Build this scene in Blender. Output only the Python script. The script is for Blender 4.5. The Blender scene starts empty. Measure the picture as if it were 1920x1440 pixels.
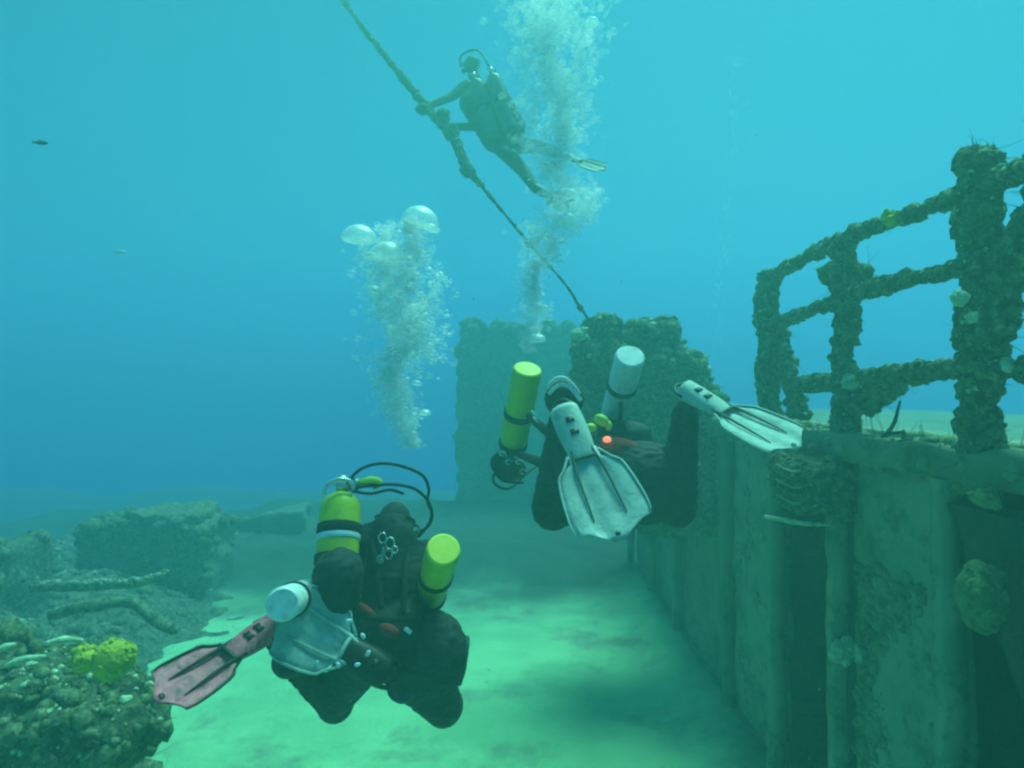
import bpy, bmesh, math, random
from mathutils import Vector, Matrix, noise
random.seed(7)
SC = bpy.context.scene
COL = SC.collection
V = Vector
R = math.radians

# ------------------------------------------------------------------ camera, light, exposure
CAMZ = 2.87                      # the eye hangs 2.87 m above the sand
F = 1144.0
cam = bpy.data.cameras.new("camera"); camo = bpy.data.objects.new("camera", cam); COL.objects.link(camo)
camo.location = (0, 0, CAMZ); camo.rotation_euler = (R(90 + 0.75), 0, R(-0.1))
cam.sensor_width = 36; cam.lens = F / 1920 * 36
cam.clip_start = 0.05; cam.clip_end = 400
SC.camera = camo

SUN_EL, SUN_AZ = 66.0, 34.0      # azimuth to the right of straight ahead
world = bpy.data.worlds.new("World"); SC.world = world; world.use_nodes = True
wt = world.node_tree; wn = wt.nodes; wl = wt.links
for n in list(wn): wn.remove(n)
wo = wn.new("ShaderNodeOutputWorld"); bg = wn.new("ShaderNodeBackground")
sky = wn.new("ShaderNodeTexSky"); sky.sky_type = 'NISHITA'; sky.sun_disc = False
sky.sun_elevation = R(SUN_EL); sky.sun_rotation = R(SUN_AZ)
tint = wn.new("ShaderNodeMix"); tint.data_type = 'RGBA'; tint.blend_type = 'MULTIPLY'; tint.inputs[0].default_value = 1
tint.inputs[7].default_value = (0.06, 0.65, 0.90, 1)     # daylight after many metres of sea water
tc = wn.new("ShaderNodeTexCoord"); sep = wn.new("ShaderNodeSeparateXYZ")
mr = wn.new("ShaderNodeMapRange"); mr.interpolation_type = 'SMOOTHERSTEP'
mr.inputs[1].default_value = -0.35; mr.inputs[2].default_value = 0.45
deep = wn.new("ShaderNodeMix"); deep.data_type = 'RGBA'
fall = wn.new("ShaderNodeMapRange"); fall.interpolation_type = 'SMOOTHSTEP'
fall.inputs[1].default_value = -0.6; fall.inputs[2].default_value = 0.05; fall.inputs[3].default_value = 0.2
dw = wn.new("ShaderNodeMix"); dw.data_type = 'RGBA'; dw.blend_type = 'MULTIPLY'; dw.inputs[0].default_value = 1
dw.inputs[6].default_value = (0.35, 1.4, 5.2, 1)         # open water seen sideways and downwards
wl.new(dw.outputs[2], deep.inputs[6]); wl.new(fall.outputs[0], dw.inputs[7])
wl.new(tc.outputs['Generated'], sep.inputs[0]); wl.new(sep.outputs[2], mr.inputs[0]); wl.new(sep.outputs[2], fall.inputs[0])
wl.new(sky.outputs[0], tint.inputs[6]); wl.new(tint.outputs[2], deep.inputs[7])
wl.new(mr.outputs[0], deep.inputs[0]); wl.new(deep.outputs[2], bg.inputs[0]); wl.new(bg.outputs[0], wo.inputs[0])
bg.inputs[1].default_value = 0.045

sun = bpy.data.lights.new("sun", 'SUN'); suno = bpy.data.objects.new("sun", sun); COL.objects.link(suno)
sun.energy = 5.0; sun.angle = R(26); sun.color = (0.32, 1.0, 0.50)
e, a = R(SUN_EL), R(SUN_AZ)
sdir = V((math.sin(a) * math.cos(e), math.cos(a) * math.cos(e), math.sin(e)))
suno.rotation_euler = sdir.to_track_quat('Z', 'Y').to_euler(); suno.location = (0, 0, 30)

SC.render.engine = 'CYCLES'
SC.view_settings.view_transform = 'Standard'; SC.view_settings.look = 'None'
SC.view_settings.exposure = 1.14; SC.view_settings.gamma = 1.0; SC.view_settings.use_curve_mapping = False
cy = SC.cycles
cy.use_denoising = True
cy.max_bounces = 8; cy.diffuse_bounces = 5; cy.glossy_bounces = 2; cy.transmission_bounces = 2
cy.volume_bounces = 2; cy.transparent_max_bounces = 96
cy.sample_clamp_indirect = 4.0
cy.pixel_filter_type = 'BLACKMAN_HARRIS'; cy.filter_width = 2.4
HAZE_DENSITY = 0.09
HAZE_COLOR = (0.16, 0.455, 0.43, 1)
HAZE_ABSORB = (0.0, 0.0, 0.58, 1)
HAZE_G = 0.32

# ------------------------------------------------------------------ helpers
def P(px, py, Y):                # authoring aid: a bearing in the photo (1920 wide) plus a distance
    return V(((px - 962) / F * Y, Y, CAMZ + (735 - py) / F * Y))

def link(name, mesh, mat=None, parent=None, smooth=True):
    o = bpy.data.objects.new(name, mesh); COL.objects.link(o)
    if mat: mesh.materials.clear(); mesh.materials.append(mat)
    if smooth:
        mesh.polygons.foreach_set('use_smooth', [True] * len(mesh.polygons))
    if parent: o.parent = parent
    return o

def obj(name, vf, mat, parent=None, smooth=True):
    m = bpy.data.meshes.new(name); m.from_pydata([tuple(v) for v in vf[0]], [], vf[1]); m.update()
    return link(name, m, mat, parent, smooth)

def tag(o, label=None, cat=None, group=None, kind=None):
    for k, v in (('label', label), ('category', cat), ('group', group), ('kind', kind)):
        if v: o[k] = v
    return o

def empty(name, label, cat, group=None, loc=(0, 0, 0)):
    o = bpy.data.objects.new(name, None); COL.objects.link(o); o.location = loc
    o.empty_display_size = 0.1
    return tag(o, label, cat, group)

def merge(*vfs):
    vs, fs = [], []
    for v, f in vfs:
        n = len(vs); vs += list(v); fs += [tuple(i + n for i in q) for q in f]
    return vs, fs

def fbm(p, f=1.0, octv=3):
    s = 0; a = 1; t = 0
    for _ in range(octv):
        s += a * noise.noise(p * f); t += a; a *= .5; f *= 2.07
    return s / t

def tube(pts, rad, seg=12, step=None, amp=0.0, freq=6.0, sub=True, seed=0.0):
    """closed tube through pts; Catmull-Rom resampled; radii per point; lumpy when amp > 0"""
    pts = [V(p) for p in pts]
    if not hasattr(rad, '__len__'): rad = [rad] * len(pts)
    if step:
        q, r = [], []
        n = len(pts)
        for i in range(n - 1):
            p0 = pts[max(i - 1, 0)]; p1 = pts[i]; p2 = pts[i + 1]; p3 = pts[min(i + 2, n - 1)]
            k = max(1, int((p2 - p1).length / step))
            for j in range(k):
                t = j / k
                q.append(.5 * ((2 * p1) + (p2 - p0) * t + (2 * p0 - 5 * p1 + 4 * p2 - p3) * t * t + (3 * p1 - p0 - 3 * p2 + p3) * t ** 3))
                r.append(rad[i] * (1 - t) + rad[i + 1] * t)
        q.append(pts[-1]); r.append(rad[-1]); pts, rad = q, r
    vs, fs = [], []
    n = len(pts)
    d = (pts[1] - pts[0]).normalized()
    u = d.orthogonal().normalized()
    for i in range(n):
        d = (pts[min(i + 1, n - 1)] - pts[max(i - 1, 0)]).normalized()
        u = (u - d * u.dot(d)).normalized(); w = d.cross(u)
        for k in range(seg):
            an = 2 * math.pi * k / seg
            dr = u * math.cos(an) + w * math.sin(an)
            rr = rad[i]
            if amp:
                q = pts[i] + dr * rr + V((seed, seed, 0))
                rr *= 1 + amp * (1.3 * fbm(q, freq, 3) + .5 * max(0, noise.noise(q * freq * 3.1)))
            vs.append(pts[i] + dr * rr)
        if i:
            for k in range(seg):
                k2 = (k + 1) % seg
                fs.append(((i - 1) * seg + k, (i - 1) * seg + k2, i * seg + k2, i * seg + k))
    a = len(vs); vs += [pts[0] - (pts[1] - pts[0]).normalized() * rad[0] * .3, pts[-1] + (pts[-1] - pts[-2]).normalized() * rad[-1] * .3]
    for k in range(seg):
        k2 = (k + 1) % seg
        fs.append((a, k2, k)); fs.append((a + 1, (n - 1) * seg + k, (n - 1) * seg + k2))
    return vs, fs

_ico = {}
def ico(sub):
    if sub not in _ico:
        bm = bmesh.new(); bmesh.ops.create_icosphere(bm, subdivisions=sub, radius=1)
        bm.verts.ensure_lookup_table()
        _ico[sub] = ([v.co.copy() for v in bm.verts], [tuple(v.index for v in f.verts) for f in bm.faces]); bm.free()
    return _ico[sub]

def blob(c, r, sub=3, amp=0.0, freq=3.0, squash=None, seed=0.0):
    """ellipsoid with lumpy skin; r scalar or 3-tuple"""
    c = V(c)
    if not hasattr(r, '__len__'): r = (r, r, r)
    vs0, fs = ico(sub)
    vs = []
    for v in vs0:
        k = 1
        if amp:
            q = V((v.x * r[0], v.y * r[1], v.z * r[2])) + c + V((seed, 0, seed))
            k += amp * fbm(q, freq, 3)
        vs.append(c + V((v.x * r[0], v.y * r[1], v.z * r[2])) * k)
    return vs, fs

def rblob(c, r, rot, sub=3):
    vs0, fs = ico(sub)
    return [V(c) + rot @ V((v.x * r[0], v.y * r[1], v.z * r[2])) for v in vs0], fs

def box(c, s, n=1, amp=0.0, freq=2.0, rnd=0.0, rot=None, seed=0.0):
    """box centred on c with full size s, subdivided so that noise can roughen it"""
    c = V(c); s = V(s)
    if not hasattr(n, '__len__'): n = (n, n, n)
    vid = {}; vs = []; fs = []
    def vert(i, j, k):
        key = (i, j, k)
        if key not in vid:
            p = V(((i / n[0] - .5) * s.x, (j / n[1] - .5) * s.y, (k / n[2] - .5) * s.z))
            if rnd:
                q = V([max(-s[a] / 2 + rnd, min(s[a] / 2 - rnd, p[a])) for a in range(3)])
                dd = p - q
                if dd.length > 1e-6: p = q + dd.normalized() * rnd
            if rot: p = rot @ p
            p = p + c
            if amp:
                w = V((p.x + seed, p.y, p.z))
                p = p + V((fbm(w, freq, 3), fbm(w + V((9, 3, 5)), freq, 3), fbm(w + V((4, 7, 1)), freq, 3))) * amp
            vid[key] = len(vs); vs.append(p)
        return vid[key]
    for ax in range(3):
        b, c2 = (ax + 1) % 3, (ax + 2) % 3
        for side in (0, n[ax]):
            for i in range(n[b]):
                for j in range(n[c2]):
                    def K(ii, jj):
                        t = [0, 0, 0]; t[ax] = side; t[b] = ii; t[c2] = jj
                        return vert(*t)
                    q = (K(i, j), K(i + 1, j), K(i + 1, j + 1), K(i, j + 1))
                    fs.append(q if side else q[::-1])
    return vs, fs

def lathe(prof, base, axis, seg=28):
    """prof: list of (radius, height along axis)"""
    axis = V(axis).normalized(); u = axis.orthogonal().normalized(); w = axis.cross(u); base = V(base)
    vs, fs = [], []
    for r, h in prof:
        for k in range(seg):
            an = 2 * math.pi * k / seg
            vs.append(base + axis * h + (u * math.cos(an) + w * math.sin(an)) * r)
    for i in range(1, len(prof)):
        for k in range(seg):
            k2 = (k + 1) % seg
            fs.append(((i - 1) * seg + k, (i - 1) * seg + k2, i * seg + k2, i * seg + k))
    fs.append(tuple(range(seg))[::-1]); fs.append(tuple((len(prof) - 1) * seg + k for k in range(seg)))
    return vs, fs

def cone(p0, r0, p1, r1, seg=16):
    """rounded cone for body building"""
    return merge(tube([p0, (V(p0) + V(p1)) / 2, p1], [r0, (r0 + r1) / 2, r1], seg), blob(p0, r0, 2), blob(p1, r1, 2))

def remesh(vf, voxel, smooth=6, wr=0.0, freq=9.0):
    """one continuous skin round a union of overlapping solids"""
    m = bpy.data.meshes.new("tmp"); m.from_pydata([tuple(v) for v in vf[0]], [], vf[1]); m.update()
    o = bpy.data.objects.new("tmp", m); COL.objects.link(o)
    md = o.modifiers.new("r", 'REMESH'); md.mode = 'VOXEL'; md.voxel_size = voxel
    ms = o.modifiers.new("s", 'SMOOTH'); ms.iterations = smooth; ms.factor = .6
    dg = bpy.context.evaluated_depsgraph_get(); dg.update()
    me = bpy.data.meshes.new_from_object(o.evaluated_get(dg), depsgraph=dg)
    bpy.data.objects.remove(o); bpy.data.meshes.remove(m)
    if wr:
        for v in me.vertices:
            p = v.co
            q = V((p.x * freq, p.y * freq, p.z * freq * 2.6)) + noise.noise_vector(p * 5) * .8
            k = 1 - min(1, abs(noise.noise(q)) * 4)          # narrow creases
            v.co = p - v.normal * wr * (k * .8 + .25 * noise.noise(p * 14)) * (.55 + .6 * noise.noise(p * 3))
        me.update()
    return me

# ------------------------------------------------------------------ materials
def mat(name, base, base2=None, scale=6, rough=.75, bump=.0, bscale=40, base3=None, scale3=2.0, spec=.3, metal=0, lo=.4, hi=.6, coat=0):
    m = bpy.data.materials.new(name); m.use_nodes = True; t = m.node_tree; b = t.nodes['Principled BSDF']
    b.inputs['Roughness'].default_value = rough; b.inputs['Metallic'].default_value = metal
    b.inputs['Specular IOR Level'].default_value = spec
    b.inputs['Coat Weight'].default_value = coat
    b.inputs['Base Color'].default_value = (*base, 1)
    g = t.nodes.new('ShaderNodeTexCoord')
    def nz(sc, det=5, ro=.6):
        n = t.nodes.new('ShaderNodeTexNoise'); n.inputs['Scale'].default_value = sc; n.inputs['Detail'].default_value = det
        n.inputs['Roughness'].default_value = ro; t.links.new(g.outputs['Object'], n.inputs['Vector']); return n
    def mix(fac, c1, c2, lo, hi):
        mr = t.nodes.new('ShaderNodeMapRange'); mr.inputs[1].default_value = lo; mr.inputs[2].default_value = hi
        t.links.new(fac, mr.inputs[0])
        x = t.nodes.new('ShaderNodeMix'); x.data_type = 'RGBA'; t.links.new(mr.outputs[0], x.inputs[0])
        for s, c in ((6, c1), (7, c2)):
            if isinstance(c, tuple): x.inputs[s].default_value = (*c, 1)
            else: t.links.new(c, x.inputs[s])
        return x.outputs[2]
    col = base
    if base2: col = mix(nz(scale).outputs[0], base, base2, lo, hi)
    if base3: col = mix(nz(scale3, 6, .7).outputs[0], col, base3, .52, .66)
    if base2: t.links.new(col, b.inputs['Base Color'])
    if bump:
        bp = t.nodes.new('ShaderNodeBump'); bp.inputs['Strength'].default_value = bump; bp.inputs['Distance'].default_value = .02
        t.links.new(nz(bscale, 6, .65).outputs[0], bp.inputs['Height']); t.links.new(bp.outputs[0], b.inputs['Normal'])
    return m

M = {}
M['sand'] = mat('sand', (.38, .72, .31), (.30, .60, .26), 1.3, .95, .5, 14, (.24, .28, .18), .8)
M['rubble'] = mat('silted_rubble', (.15, .18, .11), (.22, .26, .16), 2.5, .95, .8, 22, (.09, .11, .07), 5)
def floor_mat():  # sand colour blends to a darker tone far back and beside the wall
    m = M['sand'].copy(); m.name = 'sand_two_tone'; t = m.node_tree; b = t.nodes['Principled BSDF']
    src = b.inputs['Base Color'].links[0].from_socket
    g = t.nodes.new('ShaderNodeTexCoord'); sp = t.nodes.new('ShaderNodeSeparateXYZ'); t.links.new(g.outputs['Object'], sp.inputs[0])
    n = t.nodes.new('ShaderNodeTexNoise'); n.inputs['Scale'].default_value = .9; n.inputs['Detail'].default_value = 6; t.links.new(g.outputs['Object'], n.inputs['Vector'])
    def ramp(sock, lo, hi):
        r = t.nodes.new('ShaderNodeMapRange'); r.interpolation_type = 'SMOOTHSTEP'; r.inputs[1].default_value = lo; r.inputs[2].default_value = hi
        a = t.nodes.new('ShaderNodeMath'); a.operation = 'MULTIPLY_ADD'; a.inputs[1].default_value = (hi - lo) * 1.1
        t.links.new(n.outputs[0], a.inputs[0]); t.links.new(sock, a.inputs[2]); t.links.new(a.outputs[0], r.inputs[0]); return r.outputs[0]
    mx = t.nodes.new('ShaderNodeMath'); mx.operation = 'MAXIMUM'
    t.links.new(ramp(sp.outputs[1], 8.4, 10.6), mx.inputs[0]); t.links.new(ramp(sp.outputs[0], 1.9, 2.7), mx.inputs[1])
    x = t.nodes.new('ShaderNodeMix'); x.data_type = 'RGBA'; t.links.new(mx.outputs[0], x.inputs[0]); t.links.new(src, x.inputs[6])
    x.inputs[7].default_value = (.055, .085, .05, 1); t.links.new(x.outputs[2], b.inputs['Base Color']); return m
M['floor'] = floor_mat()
M['encrust'] = mat('encrusted_steel', (.04, .06, .04), (.14, .17, .09), 14, .9, 1.0, 45, (.28, .31, .17), 22)
M['growth'] = mat('marine_growth', (.05, .075, .04), (.20, .24, .11), 20, .9, .8, 60, (.36, .38, .22), 30)
M['turf'] = mat('algal_turf', (.13, .18, .10), (.28, .34, .18), 9, .95, .8, 50, (.30, .34, .2), 20)
M['pale_tuft_highlight'] = mat('pale_growth_and_highlight', (.34, .46, .26), (.60, .72, .45), 25, .9, .6, 60)  # pale growth, and the highlights painted along the railing tops
M['wall'] = mat('silted_plate', (.13, .18, .10), (.20, .26, .14), 2.2, .9, .5, 18, (.08, .11, .07), 3.5)
M['deck'] = mat('silted_deck', (.19, .27, .20), (.14, .20, .15), 3, .95, .5, 30)
M['wall_pale'] = mat('silted_plate_pale', (.21, .28, .17), (.30, .37, .22), 3.0, .9, .5, 20, (.11, .15, .09), 5)
M['rust'] = mat('rusty_plate', (.10, .065, .04), (.05, .055, .035), 5, .95, .8, 25)
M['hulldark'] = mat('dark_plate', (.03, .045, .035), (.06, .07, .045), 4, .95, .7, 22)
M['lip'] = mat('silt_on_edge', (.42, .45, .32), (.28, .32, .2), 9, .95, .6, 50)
M['neo'] = mat('black_neoprene', (.022, .025, .026), (.036, .040, .042), 30, .75, .25, 160)
M['neo_grey'] = mat('grey_neoprene', (.05, .055, .06), (.09, .10, .10), 14, .8, .3, 120)
M['stripe'] = mat('white_stripe', (.78, .80, .78), (.6, .63, .6), 40, .6)
M['redcloth'] = mat('red_fabric', (.45, .03, .03), (.28, .02, .02), 22, .7, .5, 80)
M['yellow'] = mat('yellow_tank_paint', (.58, .62, .03), (.48, .54, .03), 7, .38, .1, 60, (.45, .46, .08), 18)
M['yellowcap'] = mat('yellow_tank_base', (.98, .86, .12), (.95, .80, .08), 12, .5, .1, 60)
M['white'] = mat('white_tank_paint', (.82, .84, .82), (.68, .72, .70), 8, .4, .1, 60, (.50, .53, .50), 25)
M['greytank'] = mat('grey_tank_paint', (.10, .12, .12), (.07, .09, .09), 8, .5, .1, 60)
M['label'] = mat('tank_label', (.72, .78, .80), (.55, .62, .66), 15, .6)
M['strap'] = mat('black_webbing', (.015, .016, .018), (.03, .03, .032), 60, .85, .5, 200)
M['rubber'] = mat('black_rubber', (.012, .012, .013), None, 6, .5)
M['steel'] = mat('steel', (.70, .72, .72), (.5, .52, .52), 30, .35, 0, 40, metal=.7)
M['fin'] = mat('pale_fin_rubber', (.46, .56, .50), (.36, .44, .40), 9, .6, .25, 60, (.28, .35, .31), 14, spec=.35)
M['findark'] = mat('fin_dark_rib', (.07, .09, .09), (.05, .065, .065), 12, .6)
M['pink'] = mat('pink_fin_blade', (.78, .17, .22), (.50, .10, .14), 26, .5, .2, 60, (.20, .06, .08), 22)
M['limegreen'] = mat('lime_plastic', (.70, .80, .08), (.55, .66, .06), 20, .5, .2, 60)
M['ysponge'] = mat('yellow_sponge', (.62, .60, .05), (.42, .46, .06), 14, .9, 1.0, 50, (.25, .27, .06), 28)
M['gsponge'] = mat('green_sponge', (.26, .34, .14), (.18, .25, .10), 12, .9, 1.0, 45, (.12, .16, .08), 16)
M['fish'] = mat('silver_fish', (.95, .95, .95), (.85, .9, .9), 60, .3)
M['darkfish'] = mat('dark_fish', (.03, .04, .05), (.05, .06, .07), 60, .5)
M['rope'] = mat('overgrown_rope', (.05, .07, .05), (.14, .16, .10), 30, .95, .8, 90)
M['glass'] = mat('mask_glass', (.02, .03, .03), None, 6, .08, spec=.6)
M['skin'] = mat('skin', (.50, .33, .25), (.44, .28, .21), 20, .55)

M['lamp'] = mat('lit_red_lamp', (.9, .2, .1), None, 6, .4); _b = M['lamp'].node_tree.nodes['Principled BSDF']
_b.inputs['Emission Color'].default_value = (1, .26, .14, 1); _b.inputs['Emission Strength'].default_value = .6
def bubble_mat(name, solid):
    m = bpy.data.materials.new(name); m.use_nodes = True; t = m.node_tree
    for n in list(t.nodes): t.nodes.remove(n)
    out = t.nodes.new('ShaderNodeOutputMaterial'); tr = t.nodes.new('ShaderNodeBsdfTransparent')
    gl = t.nodes.new('ShaderNodeBsdfGlossy'); gl.inputs['Roughness'].default_value = .42
    gl.inputs['Color'].default_value = (1, 1, 1, 1)
    df = t.nodes.new('ShaderNodeBsdfDiffuse'); df.inputs[0].default_value = (.97, .99, .99, 1)
    tl = t.nodes.new('ShaderNodeBsdfTranslucent'); tl.inputs[0].default_value = (.97, .99, .99, 1)
    lw = t.nodes.new('ShaderNodeLayerWeight'); lw.inputs[0].default_value = .35
    m0 = t.nodes.new('ShaderNodeMixShader'); m0.inputs[0].default_value = .5
    m1 = t.nodes.new('ShaderNodeMixShader'); m1.inputs[0].default_value = .25
    m2 = t.nodes.new('ShaderNodeMixShader')
    mr = t.nodes.new('ShaderNodeMapRange'); mr.inputs[3].default_value = solid * .45; mr.inputs[4].default_value = min(1, solid * 1.6)
    t.links.new(lw.outputs['Facing'], mr.inputs[0]); t.links.new(mr.outputs[0], m2.inputs[0])
    t.links.new(df.outputs[0], m0.inputs[1]); t.links.new(tl.outputs[0], m0.inputs[2])
    t.links.new(m0.outputs[0], m1.inputs[1]); t.links.new(gl.outputs[0], m1.inputs[2])
    t.links.new(tr.outputs[0], m2.inputs[1]); t.links.new(m1.outputs[0], m2.inputs[2])
    t.links.new(m2.outputs[0], out.inputs[0])
    return m
M['bubble'] = bubble_mat('air_bubble', .50)
M['fizz'] = bubble_mat('fine_air_bubbles', .18)

# ------------------------------------------------------------------ the setting
def sand_height(x, y):
    h = .05 * noise.noise(V((x * .35, y * .35, 0))) + .02 * noise.noise(V((x * 1.3, y * 1.3, 3)))
    h += .010 * math.sin((y + .5 * noise.noise(V((x * .6, y * .6, 1))) + x * .25) * 14) * (.5 + .5 * noise.noise(V((x * .5, y * .5, 7))))
    if x < 1.9:  # drifted against the wall
        h += .20 * math.exp(-((x - 1.9) / .35) ** 2)
    return h
def grid(xs, ys, fz):
    vs = [V((x, y, fz(x, y))) for y in ys for x in xs]; nx = len(xs); fs = []
    for j in range(len(ys) - 1):
        for i in range(nx - 1):
            fs.append((j * nx + i, j * nx + i + 1, (j + 1) * nx + i + 1, (j + 1) * nx + i))
    return vs, fs
def spaced(a, b, fine0, fine1, s, S):
    out = []; x = a
    while x < b:
        out.append(x); x += s if fine0 <= x <= fine1 else S
    out.append(b); return out
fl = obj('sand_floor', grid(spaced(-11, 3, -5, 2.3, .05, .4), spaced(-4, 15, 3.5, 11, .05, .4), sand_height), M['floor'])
tag(fl, kind='structure')
sb_ = obj('seabed', grid(spaced(-27, 27, 0, -1, 1, .8), spaced(-5.4, 27.5, 0, -1, 1, .8), lambda x, y: -1.5 + .7 * fbm(V((x, y, 0)), .25, 4)), M['encrust'])
tag(sb_, kind='structure')

def raised_h(x, y):
    a = (y - 9.1 + .5 * noise.noise(V((x * .8, y * .8, 2)))) * .35          # rises towards the deckhouse
    b = (x - 1.35 + .25 * noise.noise(V((x * 1.1, y * 1.1, 5)))) * .30      # rises towards the wall
    return min(.35, max(a, b)) + .10 * fbm(V((x, y, 0)), 2.4, 4) - .02
rb = obj('raised_strip', grid(spaced(-5.6, 2.0, -9, 9, .05, .05), spaced(4.2, 14.4, 0, 99, .06, .06), raised_h), M['floor'])
tag(rb, kind='structure')

def lumps(surf, n, rmin, rmax, flat=.7, sub=1, power=2.0):
    """many small growth lumps at points that surf() returns"""
    vs, fs = [], []
    b0, f0 = ico(sub)
    for _ in range(n):
        p, nn = surf(); r = rmin + (rmax - rmin) * random.random() ** power
        q = nn.to_track_quat('Z', 'Y').to_matrix() @ Matrix.Rotation(random.random() * 6.28, 3, 'Z')
        sx, sy, sz = r * random.uniform(.7, 1.3), r * random.uniform(.7, 1.3), r * random.uniform(.4, 1.3) * flat
        k = len(vs); sd = random.random() * 50
        for v in b0:
            w = 1 + .45 * noise.noise(v * 1.7 + V((sd, 0, 0)))
            vs.append(p + q @ V((v.x * sx, v.y * sy, v.z * sz)) * w)
        fs += [tuple(i + k for i in f) for f in f0]
    return vs, fs

def fronds(surf, n, lmin, lmax, r=.003, droop=0):
    """thin hydroid stalks, tapered three-sided twigs"""
    vs, fs = [], []
    for _ in range(n):
        p, nn = surf(); L = random.uniform(lmin, lmax)
        d = (nn + V((random.uniform(-.6, .6), random.uniform(-.6, .6), random.uniform(-.5, .5) - droop))).normalized()
        bend = V((random.uniform(-1, 1), random.uniform(-1, 1), random.uniform(-1, 1))) * .4
        u = d.orthogonal().normalized(); w = d.cross(u); k = len(vs)
        for i in range(4):
            t = i / 3; c = p + d * L * t + bend * L * t * t; rr = r * (1 - t * .8)
            for j in range(3):
                an = j * 2.094; vs.append(c + (u * math.cos(an) + w * math.sin(an)) * rr)
        for i in range(3):
            for j in range(3):
                j2 = (j + 1) % 3
                fs.append((k + i * 3 + j, k + i * 3 + j2, k + i * 3 + 3 + j2, k + i * 3 + 3 + j))
    return vs, fs

def on_mesh(o):
    """random surface points of a mesh object, area-weighted"""
    me = o.data; pol = me.polygons; ws = []; s = 0
    for p in pol: s += p.area; ws.append(s)
    import bisect
    def f(test=None):
        for _ in range(40):
            p = pol[min(bisect.bisect(ws, random.random() * s), len(pol) - 1)]
            if test is None or test(p.center, p.normal): break
        vs = [me.vertices[i].co for i in p.vertices]
        a, b = random.random(), random.random()
        if a + b > 1: a, b = 1 - a, 1 - b
        return vs[0] + (vs[1] - vs[0]) * a + (vs[2] - vs[0]) * b, p.normal.copy()
    return f
def bias_up(o): 
    g = on_mesh(o)
    return lambda: g(lambda c, n: n.z > .1 or random.random() < .25)
def only(o, test):
    g = on_mesh(o); return lambda: g(test)

# --- right: wall of the wreck with the deck above it
XW = 1.95
hull = empty('wreck_bulkhead', 'silted steel wall of the wreck with a deck on top, right of the sand', 'ship wall')
def plate(y0, y1, x, z0, z1, m, thick=.06, amp=.055, name='wall_plate', n=None, seed=0):
    c = ((x + thick / 2), (y0 + y1) / 2, (z0 + z1) / 2)
    n = n or (1, max(2, int((y1 - y0) / .06)), max(2, int((z1 - z0) / .06)))
    return obj(name, box(c, (thick, y1 - y0, z1 - z0), n, amp, 2.6, seed=seed), m, hull)
p1 = plate(6.9, 9.6, XW + .03, -.1, 2.50, M['wall'], seed=1)
p2 = plate(5.32, 6.88, XW, -.1, 2.52, M['wall'], seed=2)
p3 = plate(4.32, 5.30, XW - .03, -.1, 2.52, M['wall_pale'], seed=3)
p5 = plate(2.62, 3.50, XW - .02, -.1, 2.50, M['wall_pale'], seed=5, amp=.05)
p6 = plate(-1.5, 2.36, XW + .10, -.1, 2.50, M['wall'], seed=6, amp=.07)
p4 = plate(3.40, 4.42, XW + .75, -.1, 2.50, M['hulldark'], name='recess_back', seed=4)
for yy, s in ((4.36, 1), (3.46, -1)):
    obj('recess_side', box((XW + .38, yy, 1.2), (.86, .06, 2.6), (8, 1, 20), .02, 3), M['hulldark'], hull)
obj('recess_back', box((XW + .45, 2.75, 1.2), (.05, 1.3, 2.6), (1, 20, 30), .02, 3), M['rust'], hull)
# stiffeners
for yy, w, m in ((4.33, .09, 'wall_pale'), (5.30, .09, 'wall'), (6.88, .10, 'wall'), (8.2, .08, 'wall'), (9.58, .12, 'wall'), (3.50, .08, 'wall_pale'), (2.62, .07, 'wall_pale')):
    obj('stiffener', box((XW - .075, yy, 1.22), (.10, w, 2.56), (2, 2, 40), .03, 3, seed=yy), M[m], hull)
# knee bracket and hanging lip by the near plate
br = [V((XW - .10, 2.60, 2.40)), V((XW - .10, 2.20, 2.40)), V((XW - .10, 2.22, 1.75)), V((XW - .10, 2.40, 2.1))]
obj('knee_bracket', (br + [v + V((.16, 0, 0)) for v in br], [(0, 1, 2, 3), (7, 6, 5, 4), (0, 4, 5, 1), (1, 5, 6, 2), (2, 6, 7, 3), (3, 7, 4, 0)]), M['rust'], hull, smooth=False)
coam = obj('coaming', merge(box((XW + .02, 3.0, 2.555), (.26, 7.0, .15), (4, 120, 3), .045, 4, rnd=.04), box((XW + .02, 8.0, 2.50), (.22, 3.0, .12), (4, 50, 3), .05, 4, rnd=.04)), M['wall'], hull)
deck = obj('upper_deck', grid(spaced(XW + .10, 6.0, 0, 5, .08, .5), spaced(-1.5, 9.6, -2, 7, .1, .4), lambda x, y: 2.60 + .03 * fbm(V((x, y, 0)), 1.2)), M['deck'], hull)
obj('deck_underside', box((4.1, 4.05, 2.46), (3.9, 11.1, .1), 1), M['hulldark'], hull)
obj('end_plate', box((4.1, 9.56, 1.2), (4.1, .08, 2.5), (20, 1, 10), .03, 2), M['wall'], hull)
obj('silt_ridge', tube([V((XW + .22 + .02 * math.sin(i), 1.0 + i * .25, 2.635)) for i in range(16)], [.022 + .008 * math.sin(i * 2.3) for i in range(16)], 10, .04, .4, 12), M['lip'], hull)
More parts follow.
